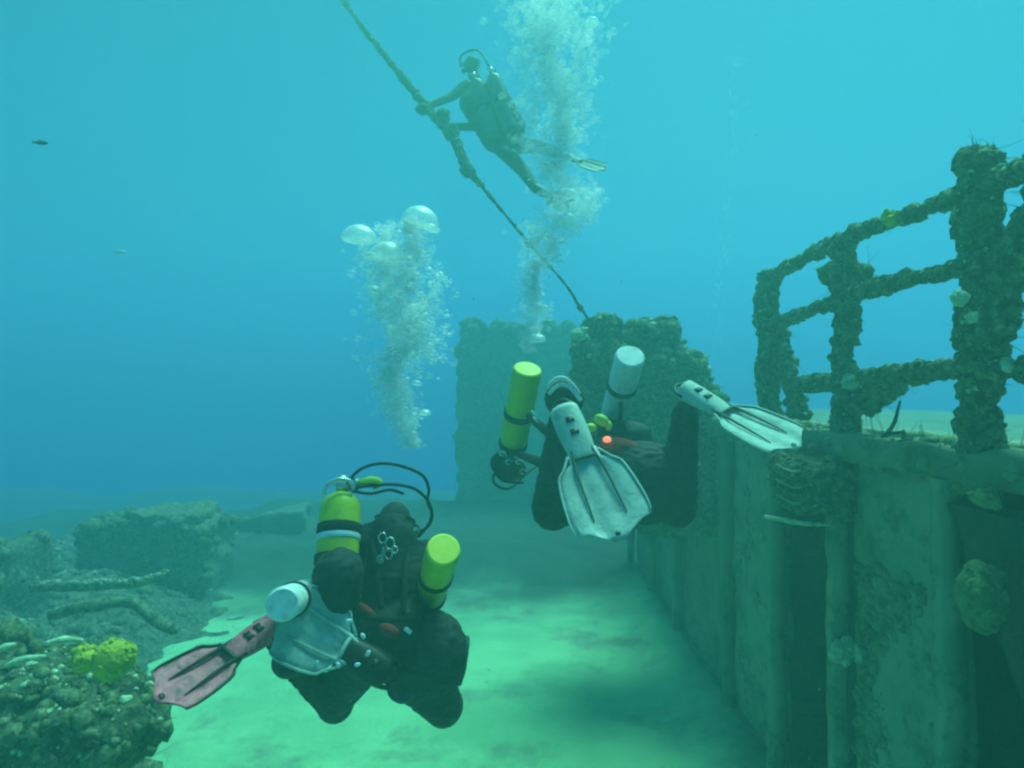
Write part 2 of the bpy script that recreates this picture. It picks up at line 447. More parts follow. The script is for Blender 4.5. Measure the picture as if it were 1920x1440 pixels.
# thin silt-topped lips that catch the light
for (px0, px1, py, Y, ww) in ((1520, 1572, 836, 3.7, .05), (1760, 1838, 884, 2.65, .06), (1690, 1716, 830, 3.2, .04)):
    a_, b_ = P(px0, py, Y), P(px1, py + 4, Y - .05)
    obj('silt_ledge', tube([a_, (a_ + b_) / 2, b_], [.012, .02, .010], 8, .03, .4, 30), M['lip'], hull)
gv = merge(lumps(lambda: only(coam, None)(), 700, .012, .06), lumps(only(p5, lambda c, n: n.x < -.3 and noise.noise(c * 2.2) > .08), 1100, .006, .045, .6), lumps(only(p6, lambda c, n: n.x < -.3), 900, .015, .10, .7),
           lumps(only(p3, lambda c, n: n.x < -.3 and noise.noise(c * 2.5) > .15), 420, .006, .03, .5), lumps(only(p2, lambda c, n: n.x < -.3 and c.z > 1.8), 90, .01, .05, .5),
           fronds(only(coam, lambda c, n: n.z > 0), 500, .03, .12, .003))
tag(obj('wall_growth', gv, M['turf'], hull), kind='stuff')

# --- overgrown basket-like shelf on the wall
sh = empty('wreck_shelf', 'overgrown wire basket shelf jutting from the wall under the second rail post', 'shelf')
c0 = P(1530, 915, 3.55)
sb = obj('basket', merge(box((XW - .17, 3.62, c0.z + .02), (.30, .50, .30), (8, 12, 8), .09, 5, rnd=.06)), M['encrust'], sh)
tag(obj('growth', merge(lumps(on_mesh(sb), 420, .008, .04), fronds(on_mesh(sb), 260, .02, .08, .0025)), M['growth'], sh), kind='stuff')
e0, e1, e2 = P(1438, 968, 3.62), P(1500, 980, 3.45), P(1560, 984, 3.4)
obj('shelf_edge', tube([e0, e1, e2], [.012, .014, .008], 8, .03, .4, 30), M['pale_tuft_highlight'], sh)
for k in range(6):
    z = c0.z - .10 + .045 * k
    obj('wire', tube([(XW - .36, 3.36, z), (XW - .345, 3.5, z - .02), (XW - .36, 3.66, z)], .006, 6, .03, .5, 30), M['lip'] if k % 2 else M['growth'], sh)

# --- railing
rail = empty('ship_railing', 'ship railing thick with marine growth, posts and three rails on the deck edge', 'railing')
def enc_tube(name, pts, rad, parent, nl=200, nf=60, amp=.45, fr=9, seed=0, lr=.05, fl=.14, m='encrust'):
    o = obj(name, tube(pts, rad, 22, .018, amp, fr, seed=seed), M[m], parent)
    tag(obj('growth', merge(lumps(on_mesh(o), nl, .006, lr), lumps(bias_up(o), nl // 3, .006, lr * .6)), M['growth'], o), kind='stuff')
    tag(obj('hydroid', fronds(on_mesh(o), nf, .02, fl, .0022, .2), M['growth'], o), kind='stuff')
    tag(obj('pale_growth_and_highlight', lumps(only(o, lambda c, n: n.z > .6), nl // 2, .004, lr * .36), M['pale_tuft_highlight'], o), kind='stuff')  # pale lumps on upward faces paint in highlights along the tops
    return o
XR = XW
def rz(y, k):  # slightly sagging rails
    return {0: CAMZ + .87, 1: CAMZ + .53, 2: CAMZ + .075}[k] + .02 * math.sin(y * 2.1 + k)
for y, r, top in ((1.5, .07, .90), (2.53, .068, .97), (3.56, .060, .865), (4.62, .078, .90)):
    z0, z1 = 2.45, CAMZ + top
    pts = [V((XR + .012 * math.sin(i * 2 + y), y + .02 * math.cos(i * 3), z0 + (z1 - z0) * i / 8)) for i in range(9)]
    rr = [r * (1.15 if i < 2 else 1 + .09 * math.sin(i * 1.9 + y * 3)) for i in range(9)]
    enc_tube('post', pts, rr, rail, 560, 14, .34, 9, y, fl=.05, lr=.04)
for k, (r, y1) in enumerate(((.034, 4.62), (.036, 4.62), (.038, 4.2))):
    ys = [1.0 + i * (y1 - 1.0) / 12 for i in range(13)]
    pts = [V((XR + .015 * math.sin(y * 3 + k), y, rz(y, k))) for y in ys]
    rr = [r * (1 + .22 * math.sin(i * 1.7 + k)) for i in range(13)]
    enc_tube('rail', pts, rr, rail, 800, 30, .42, 10, k * 5, fl=.05, lr=.04)
# heavy clumps where the members meet and the raking brace by the near post
enc_tube('brace', [P(1990, 330, 2.3), P(1925, 450, 2.36), P(1890, 560, 2.42), P(1855, 650, 2.48)], [.05, .045, .055, .05], rail, 260, 60, .5, 9, 3)
enc_tube('gusset', [P(1560, 500, 3.56), P(1600, 545, 3.54), P(1625, 500, 3.45)], [.045, .05, .03], rail, 180, 60, .5, 9, 4)
enc_tube('gusset', [P(1600, 760, 3.5), P(1645, 745, 3.4), P(1690, 715, 3.3)], [.05, .06, .03], rail, 180, 60, .5, 9, 6)
enc_tube('post_base', [P(1500, 780, 4.3), P(1485, 700, 4.4), P(1470, 620, 4.55)], [.06, .045, .03], rail, 180, 30, .5, 8, 8)
enc_tube('post_cap', [P(1820, 312, 2.53), P(1848, 300, 2.53), P(1872, 300, 2.53)], [.04, .05, .04], rail, 90, 20, .5, 12, 9)
# snapped wire prongs on the deck edge
pr = empty('broken_bracket', 'bent dark metal prongs standing on the deck edge left of the near post', 'bracket')
for pts in (((1660, 820, 3.15), (1680, 795, 3.15), (1692, 752, 3.15)), ((1658, 822, 3.15), (1678, 812, 3.15), (1700, 810, 3.12)), ((1700, 828, 3.1), (1698, 812, 3.1), (1699, 806, 3.1))):
    obj('prong', tube([P(*p) for p in pts], [.014, .010, .006], 8, .02, .4, 40), M['hulldark'], pr)

def sponge(name, label, cat, c, r, m, amp=.5, fr=12, n=90, lr=.03, group=None, lobes=5):
    random.seed(int(abs(c.x * 1000) + c.z * 77))
    vfs = [blob(c, r, 3, amp, fr)]
    rm = max(r) if hasattr(r, '__len__') else r
    for _ in range(lobes):
        d = V((random.uniform(-1, 1), random.uniform(-1, .6), random.uniform(-.4, 1))).normalized()
        vfs.append(blob(c + d * rm * .7, rm * random.uniform(.3, .55), 2, amp, fr * 1.4, seed=_))
    o = obj(name, merge(*vfs), M[m])
    tag(o, label, cat, group)
    g = obj('nodule', lumps(on_mesh(o), n, lr * .25, lr), M[m], o); tag(g, kind='stuff')
    return o
sponge('white_sponge', 'larger white sponge on the near rail post beside the middle rail', 'sponge', P(1808, 558, 2.36), .030, 'pale_tuft_highlight', lr=.012)
sponge('white_sponge', 'small white sponge just under another on the near rail post', 'sponge', P(1829, 595, 2.36), .022, 'pale_tuft_highlight', lr=.01)
sponge('white_sponge', 'white sponge on the lowest rail where it meets the middle post', 'sponge', P(1600, 718, 3.42), .045, 'pale_tuft_highlight', lr=.02)
sponge('white_sponge', 'white sponge on the lowest rail at the right edge', 'sponge', P(1908, 690, 2.35), (.05, .03, .025), 'pale_tuft_highlight', lr=.01)
sponge('yellow_sponge', 'bright yellow-green growth on the sloping top rail', 'sponge', P(1680, 412, 3.03), (.05, .04, .025), 'ysponge', lr=.02)
sponge('barrel_sponge', 'dull green sponge mass low on the wall at the right edge', 'sponge', P(1840, 1120, 2.22), (.075, .07, .13), 'gsponge', .3, 8, 160, .02, lobes=2)
sponge('pale_sponge', 'pale sponge at the corner of the dark recess', 'sponge', P(1588, 1220, 3.42), (.04, .04, .09), 'pale_tuft_highlight', .4, 8, 60, .02)
sponge('green_sponge', 'small light green sponge under the deck edge near the dark bracket', 'sponge', P(1850, 935, 2.3), (.05, .04, .03), 'gsponge', .4, 10, 60, .02)

# --- tower behind the second diver
random.seed(21)
tw = empty('wreck_tower', 'growth-covered dark machinery tower behind the diver with the white tank', 'wreck machinery')
tb = obj('column', merge(box((1.26, 6.45, 2.45), (.84, .8, 1.9), (20, 16, 40), .30, 2.4, rnd=.12), blob((.95, 6.2, 3.25), (.28, .3, .22), 4, .7, 3), blob((1.55, 6.2, 2.95), (.35, .3, .35), 4, .7, 3), blob((.86, 6.1, 2.55), (.2, .25, .3), 4, .7, 3), blob((.95, 6.1, 3.52), (.16, .2, .12), 4, .8, 6), blob((1.45, 6.2, 3.50), (.22, .2, .10), 4, .8, 6), blob((1.75, 6.1, 3.05), (.20, .25, .22), 4, .8, 5), blob((1.85, 6.0, 2.7), (.25, .3, .25), 4, .8, 5)), M['encrust'], tw)
tc1 = obj('winch_drum', merge(box((1.70, 6.2, 2.1), (.60, .8, 1.2), (12, 12, 20), .26, 2.6, rnd=.15)), M['encrust'], tw)
tc2 = obj('cross_head', box((1.25, 6.35, 3.46), (.95, .5, .22), (18, 10, 5), .20, 3, rnd=.08), M['encrust'], tw)
tc3 = obj('pipe', tube([(.80, 6.2, 3.4), (.70, 6.1, 3.1), (.78, 6.05, 2.7), (.9, 6.0, 2.3)], [.07, .08, .09, .08], 16, .03, .5, 7), M['encrust'], tw)
for o, nl, nf in ((tb, 1500, 500), (tc1, 700, 260), (tc2, 300, 220), (tc3, 120, 40)):
    f = only(o, lambda c, n: n.y < .2)
    tag(obj('growth', merge(lumps(f, nl, .015, .085), fronds(f, nf, .03, .10, .005)), M['growth'], o), kind='stuff')
    tag(obj('pale_growth_and_highlight', lumps(only(o, lambda c, n: n.z > .3 and n.y < .3), nl // 9, .01, .045), M['pale_tuft_highlight'], o), kind='stuff')
sponge('white_sponge', 'white sponge high on the left side of the tower', 'sponge', P(1088, 626, 5.85), (.07, .05, .05), 'pale_tuft_highlight', .5, 8)
sponge('white_sponge', 'bright white patch low on the tower beside the red fabric', 'sponge', P(1192, 818, 4.95), (.06, .03, .025), 'pale_tuft_highlight', .5, 8)

# --- far superstructure
fr_ = empty('deckhouse', 'faint tall deckhouse wall standing far back behind the bubbles', 'ship wall')
fw = obj('wall_plate', box((1.35, 14.6, 2.1), (5.2, .5, 4.7), (48, 4, 44), .30, 1.5), M['rubble'], fr_)
tag(obj('growth', lumps(only(fw, lambda c, n: n.y < 0 or n.z > .5), 900, .04, .20), M['growth'], fr_), kind='stuff')

# ------------------------------------------------------------------ left side wreckage
random.seed(5)
def mound_h(x, y):
    h = -.25
    for cx, cy_, rx, ry, hh in ((-5.5, 7.4, 1.5, 1.5, .62), (-6.0, 5.2, 1.9, 2.0, .95), (-2.45, 3.0, .8, .7, 1.45), (-4.9, 3.8, 1.5, 1.4, 1.10), (-4.9, 11.2, .9, 1.2, .5), (-7.2, 9.2, 2.2, 2.2, .55)):
        d = ((x - cx) / rx) ** 2 + ((y - cy_) / ry) ** 2
        h = max(h, hh * (1.15 * math.exp(-d * 1.1)) - .12)
    p = V((x, y, 0))
    return h * (1 + .35 * fbm(p, 1.7, 3)) + .16 * fbm(p, 3.1, 4)
md = obj('debris_mound', grid(spaced(-9.5, -1.2, -9.5, -1.2, .06, .06), spaced(1.2, 12, 1, 12, .07, .07), mound_h), M['encrust'])
tag(md, 'low heap of silted wreckage along the left of the sand', 'wreckage')
tag(obj('growth', merge(lumps(only(md, lambda c, n: c.z > .1), 2600, .02, .12), fronds(only(md, lambda c, n: c.z > .2), 900, .04, .16, .004)), M['growth'], md), kind='stuff')
tag(obj('silt', lumps(only(md, lambda c, n: n.z > .5 and c.z > .2), 500, .02, .09, .4), M['lip'], md), kind='stuff')

bk = empty('wreck_box', 'square steel box of wreckage standing hazily at left', 'wreckage')
b1 = obj('box_body', merge(box((-5.1, 8.9, .45), (1.75, 1.1, 1.25), (24, 14, 18), .20, 2.0, rnd=.12)), M['rubble'], bk)
obj('box_top', box((-4.80, 8.8, 1.12), (1.0, .8, .16), (14, 10, 3), .12, 3, rnd=.04), M['growth'], bk)
tag(obj('growth', lumps(only(b1, lambda c, n: n.z > .2 or n.y < -.2), 700, .02, .12), M['growth'], bk), kind='stuff')
b2 = obj('wreck_plate', box((-4.5, 11.3, .10), (1.7, .6, 1.0), (16, 6, 18), .18, 1.8, rot=Matrix.Rotation(R(-14), 3, 'Y')), M['wall'])
tag(b2, 'slanted dark plate leaning between the steel box and the near diver', 'wreckage')
b3 = obj('wreck_block', box((-5.9, 6.3, .45), (1.5, 1.2, 1.7), (18, 14, 18), .18, 2.0, rnd=.08), M['encrust'])
tag(b3, 'dark overgrown block at the left edge of the view', 'wreckage')
tag(obj('growth', lumps(only(b3, lambda c, n: n.z > .2 or n.y < -.2), 260, .02, .10), M['growth'], b3), kind='stuff')
pp = obj('fallen_pipe', tube([P(68, 1098, 5.6), P(150, 1096, 5.7), P(250, 1092, 5.9), P(290, 1085, 6.0), P(320, 1072, 6.1)], [.05, .045, .05, .04, .03], 14, .03, .4, 9), M['growth'])
tag(pp, 'long fallen pipe dusted with silt lying across the left wreckage', 'pipe')
tag(obj('silt', lumps(only(pp, lambda c, n: n.z > .5), 90, .012, .035, .5), M['lip'], pp), kind='stuff')
p9 = obj('bent_pipe', tube([P(100, 1150, 5.0), P(170, 1135, 5.1), P(250, 1128, 5.2), P(300, 1160, 5.1), P(335, 1180, 5.0)], [.04, .05, .04, .05, .04], 12, .03, .5, 9), M['growth'])
tag(p9, 'shorter crooked pipe below the long fallen one', 'pipe')
# near rock with growth in the corner
rk = obj('coral_rock', merge(blob(P(40, 1350, 2.9), (.46, .40, .30), 5, .4, 5), blob(P(190, 1362, 2.8), (.27, .30, .24), 4, .4, 6)), M['encrust'])
tag(rk, 'rock crusted with pale and dark growth in the near left corner', 'rock')
tag(obj('pale_growth_and_highlight', merge(lumps(only(rk, lambda c, n: n.z > .1), 360, .006, .026, .6)), M['pale_tuft_highlight'], rk), kind='stuff')
tag(obj('growth', merge(lumps(only(rk, lambda c, n: n.z > -.2), 900, .008, .05, .9), fronds(only(rk, lambda c, n: n.z > 0), 400, .02, .09, .003)), M['growth'], rk), kind='stuff')
for (a_, b_) in (((95, 1203, 2.7), (165, 1198, 2.75)), ((20, 1245, 2.6), (95, 1228, 2.65)), ((0, 1222, 2.7), (40, 1205, 2.75))):
    a_, b_ = P(*a_), P(*b_)
    obj('crust_ridge', tube([a_, (a_ + b_) / 2 + V((0, 0, .01)), b_], [.008, .016, .008], 8, .02, .5, 25), M['pale_tuft_highlight'], rk)
sponge('yellow_sponge', 'round yellow sponge on the corner rock', 'sponge', P(222, 1234, 2.55), (.080, .075, .085), 'ysponge', .18, 8, 160, .015, lobes=2)
sponge('yellow_sponge', 'knobbly yellow sponge left of the round one on the corner rock', 'sponge', P(172, 1232, 2.6), (.055, .05, .05), 'ysponge', .6, 12, 120, .018)

# mooring line
random.seed(3)
line = enc_tube('mooring_line', [P(1125, 620, 6.2), P(1098, 585, 6.1), P(1062, 530, 6.0), P(1005, 465, 6.4), P(950, 400, 6.7), P(905, 345, 6.9), P(880, 315, 7.0), P(850, 250, 7.3), P(800, 195, 7.5), P(700, 70, 8.0), P(640, -10, 8.3)],
                [.018, .013, .010, .014, .016, .022, .045, .06, .05, .03, .03], None, 260, 40, .6, 12, 0, .04, .05, 'rope')
tag(line, 'overgrown mooring line rising up to the left from the tower top', 'rope')
for px, py, r in ((880, 318, .09), (850, 245, .10), (835, 215, .09), (795, 200, .08), (998, 458, .04)):
    g_ = obj('growth_clump', blob(P(px, py, 6 + (585 - py) / 585 * 2.2), (r, r, r * .9), 3, .8, 9, seed=px), M['rope'], line)

# ------------------------------------------------------------------ diving gear
def tank(parent, bottom, top, r, body='yellow', cap='yellowcap', bands=(.45,), patch=None, length=None):
    bottom, top = V(bottom), V(top); ax = (top - bottom).normalized(); L = length or (top - bottom).length
    prof = [(r * .90, 0), (r * .97, .004), (r, .014), (r, L * .80), (r * .97, L * .85), (r * .82, L * .90), (r * .5, L * .94), (r * .25, L * .965), (r * .22, L)]
    t = obj('tank', lathe(prof, bottom, ax), M[body], parent)
    obj('tank_base', lathe([(r * .2, -.006), (r * .86, -.005), (r * .93, -.001), (r * .94, .0022)], bottom, ax), M[cap], t, False)
    for b in bands:
        obj('tank_band', lathe([(r + .001, L * b - .022), (r + .006, L * b - .018), (r + .006, L * b + .018), (r + .001, L * b + .022)], bottom, ax), M['strap'], t)
    u = ax.orthogonal().normalized()
    vt = bottom + ax * (L + .02)
    v = obj('valve', merge(lathe([(.026, -.03), (.028, 0), (.026, .03), (.012, .04)], vt, ax, 16), tube([vt - u * .05, vt, vt + u * .05], .014, 10)), M['steel'], t)
    obj('valve_knob', merge(lathe([(.018, .045), (.024, .05), (.024, .075), (.016, .08)], vt, u, 12)), M['rubber'], t)
    if patch:
        z0, z1, mname = patch
        obj('tank_collar', lathe([(r + .0015, L * z0), (r + .004, L * z0 + .004), (r + .004, L * z1 - .004), (r + .0015, L * z1)], bottom, ax), M[mname], t)
    return t, vt

def hose(parent, pts, r=.0075, m='rubber', name='hose'):
    return obj(name, tube([V(p) for p in pts], r, 8, .015), M[m], parent)

def fin(parent, heel, tip, normal, width=.115, blade='fin', rib='findark', pocket='fin', edge=None):
    heel, tip = V(heel), V(tip); L = (tip - heel).length
    x = (tip - heel).normalized(); z = (V(normal) - x * V(normal).dot(x)).normalized(); y = z.cross(x)
    W = lambda a, b, c: heel + x * a + y * b + z * c
    r = bpy.data.objects.new('fin', None); COL.objects.link(r); r.parent = parent; r.empty_display_size = .05
    # pocket: scooped shell, open at the heel
    n, segs = 14, 20; vs, fs = [], []
    Lp = L * .42
    for i in range(n + 1):
        t = i / n; hw = (.054 + .008 * math.sin(t * 3.1) - .012 * t) * (1 + (width / .115 - 1) * .6); hh = .050 * (1 - t) ** .8 + .014
        for k in range(segs):
            an = 2 * math.pi * k / segs
            c, s = math.cos(an), math.sin(an)
            vs.append(W(Lp * t, hw * math.copysign(abs(c) ** .8, c), hh * s * (1.0 if s > 0 else .55)))
    for i in range(n):
        for k in range(segs):
            k2 = (k + 1) % segs; fs.append((i * segs + k, i * segs + k2, (i + 1) * segs + k2, (i + 1) * segs + k))
    a = len(vs); vs.append(W(.015, 0, 0)); fs += [(a, (k + 1) % segs, k) for k in range(segs)]
    a = len(vs); vs.append(W(Lp, 0, 0)); fs += [(a, n * segs + k, n * segs + (k + 1) % segs) for k in range(segs)]
    obj('foot_pocket', (vs, fs), M[pocket], r)
    for t in (.30, .52):   # drain slots
        obj('drain_slot', box(W(Lp * t, 0, .050 * (1 - t) ** .8 + .013), (.028, .036, .006), (1, 1, 1), rot=Matrix((x, y, z)).transposed()), M['rubber'], r)
    # blade
    prof = [(.34, .40), (.42, .42), (.455, .66), (.50, .84), (.60, .93), (.72, .98), (.83, 1.0), (.90, .94), (.96, .74), (1.0, .40)]
    vs, fs = [], []; m_ = 14
    for (t, w) in prof:
        for j in range(m_ + 1):
            s = -1 + 2 * j / m_
            cup = .012 * (s * s) + .004 * math.cos(s * 9)
            vs.append(W(L * (t - .05 * s * s * (t > .9)), width * w * s, cup + .02 * (t - .4) ** 2))
    nv = len(vs)
    vs += [v - z * .006 for v in vs]
    for i in range(len(prof) - 1):
        for j in range(m_):
            q = (i * (m_ + 1) + j, i * (m_ + 1) + j + 1, (i + 1) * (m_ + 1) + j + 1, (i + 1) * (m_ + 1) + j)
            fs.append(q[::-1]); fs.append(tuple(k + nv for k in q))
    lp = [j for j in range(m_ + 1)] + [i * (m_ + 1) + m_ for i in range(1, len(prof))] + [(len(prof) - 1) * (m_ + 1) + j for j in range(m_ - 1, -1, -1)] + [i * (m_ + 1) for i in range(len(prof) - 2, 0, -1)]
    for i in range(len(lp)):
        a_, b_ = lp[i], lp[(i + 1) % len(lp)]; fs.append((a_, b_, b_ + nv, a_ + nv))
    obj('blade', (vs, fs), M[blade], r)
    for s in (-1, 1):
        obj('rib', tube([W(L * .30, s * .040, .012), W(L * .5, s * width * .36, .014), W(L * .72, s * width * .40, .010), W(L * .84, s * width * .42, .006)], [.008, .007, .005, .002], 8, .03), M[rib], r)
        pts = [W(L * .36, s * width * .42, .004)] + [W(L * t, s * width * w * 1.01, .012 + .02 * (t - .4) ** 2) for t, w in prof[2:8]]
        obj('side_rail', tube(pts, [.007] + [.0055] * 4 + [.004, .002], 8, .02), M[edge or blade], r)
    obj('waist_bar', tube([W(L * .40, -.055, .010), W(L * .41, 0, .020), W(L * .40, .055, .010)], [.008, .010, .008], 8, .02), M[rib], r)
    obj('drain_hole', lathe([(.010, -.001), (.011, .006), (.004, .007)], W(L * .955, 0, .004), z, 12), M['rubber'], r)
    obj('fin_strap', tube([W(.03, -.056, .01), W(-.03, -.045, .012), W(-.062, 0, .014), W(-.03, .045, .012), W(.03, .056, .01)], [.009] * 5, 8, .02), M['rubber'], r)
    return r

def glove(parent, wrist, d, pn, side=1, curl=.5):
    """gloved hand: palm, four fingers of different lengths, thumb from the side of the palm"""
    d = V(d).normalized(); pn = (V(pn) - d * V(pn).dot(d)).normalized(); s = d.cross(pn) * side; w = V(wrist)
    T = lambda a, b, c: w + d * a + s * b + pn * c
    parts = [cone(T(-.05, 0, 0), .033, T(.01, 0, 0), .031)]
    for k in range(4): parts.append(cone(T(.015, (k - 1.5) * .014, 0), .019, T(.088, (k - 1.5) * .0215, 0), .0135, 10))
    for k, L in enumerate((.066, .078, .072, .056)):
        b = (k - 1.5) * .0225; a0, c0 = .088, 0.; an = 0.
        for seg, f in enumerate((.45, .32, .25)):
            an += curl * (.9 + .15 * seg)
            a1, c1 = a0 + L * f * math.cos(an), c0 + L * f * math.sin(an)
            parts.append(cone(T(a0, b, c0), .0115 - .001 * seg, T(a1, b * 1.03, c1), .0105 - .001 * seg, 8)); a0, c0 = a1, c1
    parts.append(cone(T(.02, -.030, .006), .016, T(.055, -.056, .018), .0125, 8))
    parts.append(cone(T(.055, -.056, .018), .0125, T(.085, -.058, .038), .0105, 8))
    o = link('glove', remesh(merge(*parts), .0045, 2), M['neo'], parent); return o

def head_parts(body, c, fwd, up):
    """head and neck pieces for the body mesh"""
    fwd = V(fwd).normalized(); up = (V(up) - fwd * V(up).dot(fwd)).normalized(); sd = fwd.cross(up)
    rot = Matrix((sd, fwd, up)).transposed()
    body.append(rblob(c, (.078, .095, .115), rot)); body.append(rblob(V(c) + fwd * .03 - up * .05, (.055, .06, .06), rot))
    body.append(rblob(V(c) + fwd * .10 - up * .02, (.014, .02, .025), rot, 2))
    for s in (-1, 1): body.append(rblob(V(c) + sd * s * .078 - up * .005, (.012, .025, .033), rot, 2))
    return rot, sd, fwd, up

def headgear(parent, c, rot, sd, fwd, up, stripes=False):
    m = remesh(merge(rblob(V(c) - fwd * .008, (.090, .100, .127), rot), cone(V(c) - up * .08 - fwd * .01, .075, V(c) - up * .16 - fwd * .01, .078)), .011, 4)
    obj_ = link('hood', m, M['neo'], parent)
    W = lambda a, b, cc: V(c) + sd * a + fwd * b + up * cc
    mk = obj('mask', merge(rblob(W(0, .088, .018), (.078, .030, .042), rot, 3)), M['rubber'], parent)
    for s in (-1, 1): obj('lens', rblob(W(s * .035, .112, .018), (.030, .010, .026), rot, 2), M['glass'], mk)
    obj('mask_strap', tube([W(-.080, .075, .02), W(-.098, 0, .03), W(-.07, -.085, .04), W(0, -.114, .04), W(.07, -.085, .04), W(.098, 0, .03), W(.080, .075, .02)], .008, 8, .02), M['rubber'], mk)
    rg = obj('regulator', merge(lathe([(.020, 0), (.034, .006), (.036, .03), (.028, .04), (.010, .043)], W(0, .105, -.055), fwd, 18)), M['rubber'], parent)
    obj('mouthpiece', cone(W(0, .08, -.05), .018, W(0, .11, -.055), .018, 10), M['rubber'], rg)
    return rg, W(0, .125, -.055)

def diver_body(parent, parts, m='neo', vox=.013, wr=.018):
    return link('body', remesh(merge(*parts), vox, 5, wr, 11), M[m], parent)

def torso(parts, hip, sho, across, w=.185, d=.13):
    """hip and shoulder centres -> pelvis, waist, chest, shoulders"""
    hip, sho = V(hip), V(sho); ax = (sho - hip).normalized(); ac = (V(across) - ax * V(across).dot(ax)).normalized(); fr = ac.cross(ax)
    rot = Matrix((ac, fr, ax)).transposed()
    parts.append(rblob(hip, (w * .92, d * 1.05, .13), rot)); parts.append(rblob(hip.lerp(sho, .4), (w * .84, d * .95, .17), rot))
    parts.append(rblob(hip.lerp(sho, .72), (w * .98, d * 1.1, .18), rot))
    S = [sho + ac * s * w * 1.02 - ax * .04 for s in (-1, 1)]; H = [hip + ac * s * w * .48 - ax * .02 for s in (-1, 1)]
    parts.append(cone(S[0], .07, S[1], .07)); return S, H, ac, fr, ax, rot

def limb(parts, a, b, c, r):
    parts += [cone(a, r[0], b, r[1]), cone(b, r[1], c, r[2])]

# ------------------------------------------------------------------ first diver (near, left of the middle)
def diver_one():
    t = empty('person', 'diver in black nearest the camera, yellow tanks, seen from behind at the lower middle', 'person', loc=tuple(P(700, 1200, 2.75)))
    off = t.location.copy()
    kids = []
    def own(o): return o
    root = bpy.data.objects.new('tmp', None)
    B = []
    hip, sho = P(742, 1195, 2.72), P(728, 1035, 3.06)
    S, H, ac, fr, ax, rot = torso(B, hip, sho, (1, .12, 0), .22, .17)
    hc = P(745, 985, 3.22)
    B.append(cone(sho, .065, hc - V((0, .02, .06)), .06))
    hr = head_parts(B, hc, V((.25, 1, -.35)), V((0, .3, 1)))
    # arms: left one reaches out to the white cylinder, right one forward
    lw, rw = P(655, 1150, 3.05), P(800, 1130, 3.35)
    limb(B, S[0], P(598, 1105, 2.88), lw, (.062, .050, .036))
    limb(B, S[1], P(825, 1110, 3.10), rw, (.062, .050, .036))
    # legs: thighs down and out, shins drawn back towards the eye
    kl, kr = P(632, 1315, 3.02), P(835, 1320, 3.04)
    al, ar = P(552, 1238, 2.60), P(765, 1282, 2.62)
    limb(B, H[0], kl, al, (.125, .080, .055)); limb(B, H[1], kr, ar, (.145, .095, .058))
    hl, hrr = P(512, 1186, 2.44), P(716, 1248, 2.46)
    B += [cone(al, .045, hl, .038), cone(ar, .045, hrr, .038)]
    B += [rblob(H[1] + V((.06, -.03, -.05)), (.17, .16, .19), Matrix.Identity(3))]
    diver_body(t, B)
    headgear(t, hc, *hr)
    glove(t, lw, P(668, 1160, 3.2) - lw, (0, 0, -1), 1, .45); glove(t, rw, P(790, 1125, 3.5) - rw, (0, 0, -1), -1, .45)
    # wing bladder and harness
    wg = link('wing', remesh(merge(cone(P(640, 1072, 2.50), .108, P(640, 1120, 2.50), .095), cone(P(650, 1020, 2.78), .07, P(700, 1000, 2.92), .06), cone(P(700, 1100, 2.80), .09, P(760, 1090, 2.85), .10),
                                cone(P(760, 1000, 2.95), .06, P(790, 1100, 2.85), .075), cone(P(738, 1006, 2.92), .120, P(738, 1090, 2.84), .14)), .012, 6, .014, 9), M['neo'], t)
    # tanks
    tk, vt = tank(t, P(632, 1130, 2.52), P(646, 915, 2.74), .088, 'yellow', 'yellowcap', (.62, .36), (.52, .575, 'label'))
    tank2, vt2 = tank(t, P(836, 1029, 2.48), P(806, 1132, 3.00), .071, 'yellow', 'yellowcap', (.42, .80))
    tank3, vt3 = tank(t, P(536, 1131, 2.15), P(584, 1108, 2.72), .060, 'white', 'white', (.35,))
    # label square on the upper tank, towards the camera
    # silver crescent: first stage at the valve
    fs_ = obj('first_stage', merge(lathe([(.030, 0), (.034, .01), (.034, .05), (.02, .06)], vt - V((.02, 0, .01)), V((1, 0, .25)), 16), lathe([(.022, 0), (.024, .035), (.01, .04)], vt + V((.04, 0, .01)), V((1, -.2, -.2)), 14)), M['steel'], t)
    obj('tank_handle', tube([P(612, 928, 2.62), P(618, 908, 2.64), P(640, 898, 2.66), P(662, 902, 2.68), P(668, 918, 2.68)], .009, 8, .01), M['steel'], t)
    # hoses looping over to the mouth
    hose(t, [P(655, 905, 2.72), P(680, 880, 2.75), P(715, 869, 2.8), P(755, 873, 2.85), P(795, 890, 2.9), P(808, 915, 2.92), P(806, 940, 2.95), P(815, 965, 3.0), P(803, 990, 3.05), P(770, 1000, 3.25)])
    hose(t, [P(665, 915, 2.7), P(700, 910, 2.75), P(745, 908, 2.8), P(785, 918, 2.85), P(810, 945, 2.95), P(812, 975, 3.0), P(790, 1005, 3.1)])
    hose(t, [P(665, 920, 2.7), P(700, 925, 2.74), P(735, 918, 2.78), P(760, 925, 2.85)], .007)
    hose(t, [P(800, 1140, 3.1), P(780, 1100, 2.9), P(775, 1040, 2.9), P(790, 990, 3.0), P(775, 985, 3.2)], .007)
    obj('pale_hose', tube([P(675, 905, 2.74), P(700, 900, 2.76), P(718, 905, 2.78), P(705, 915, 2.78)], [.014, .018, .016, .008], 8, .01), M['limegreen'], t)
    # clips and rings on the back
    for (x0, y0, rr) in ((722, 1008, .018), (736, 1018, .020), (733, 1038, .017), (745, 1030, .012), (718, 1048, .014)):
        c = P(x0, y0, 2.70); pts = [c + V((math.cos(a) * rr, .004 * math.sin(2 * a), math.sin(a) * rr * 1.3)) for a in [i * math.pi / 5 for i in range(11)]]
        obj('d_ring', tube(pts, .0035, 6), M['steel'], t)
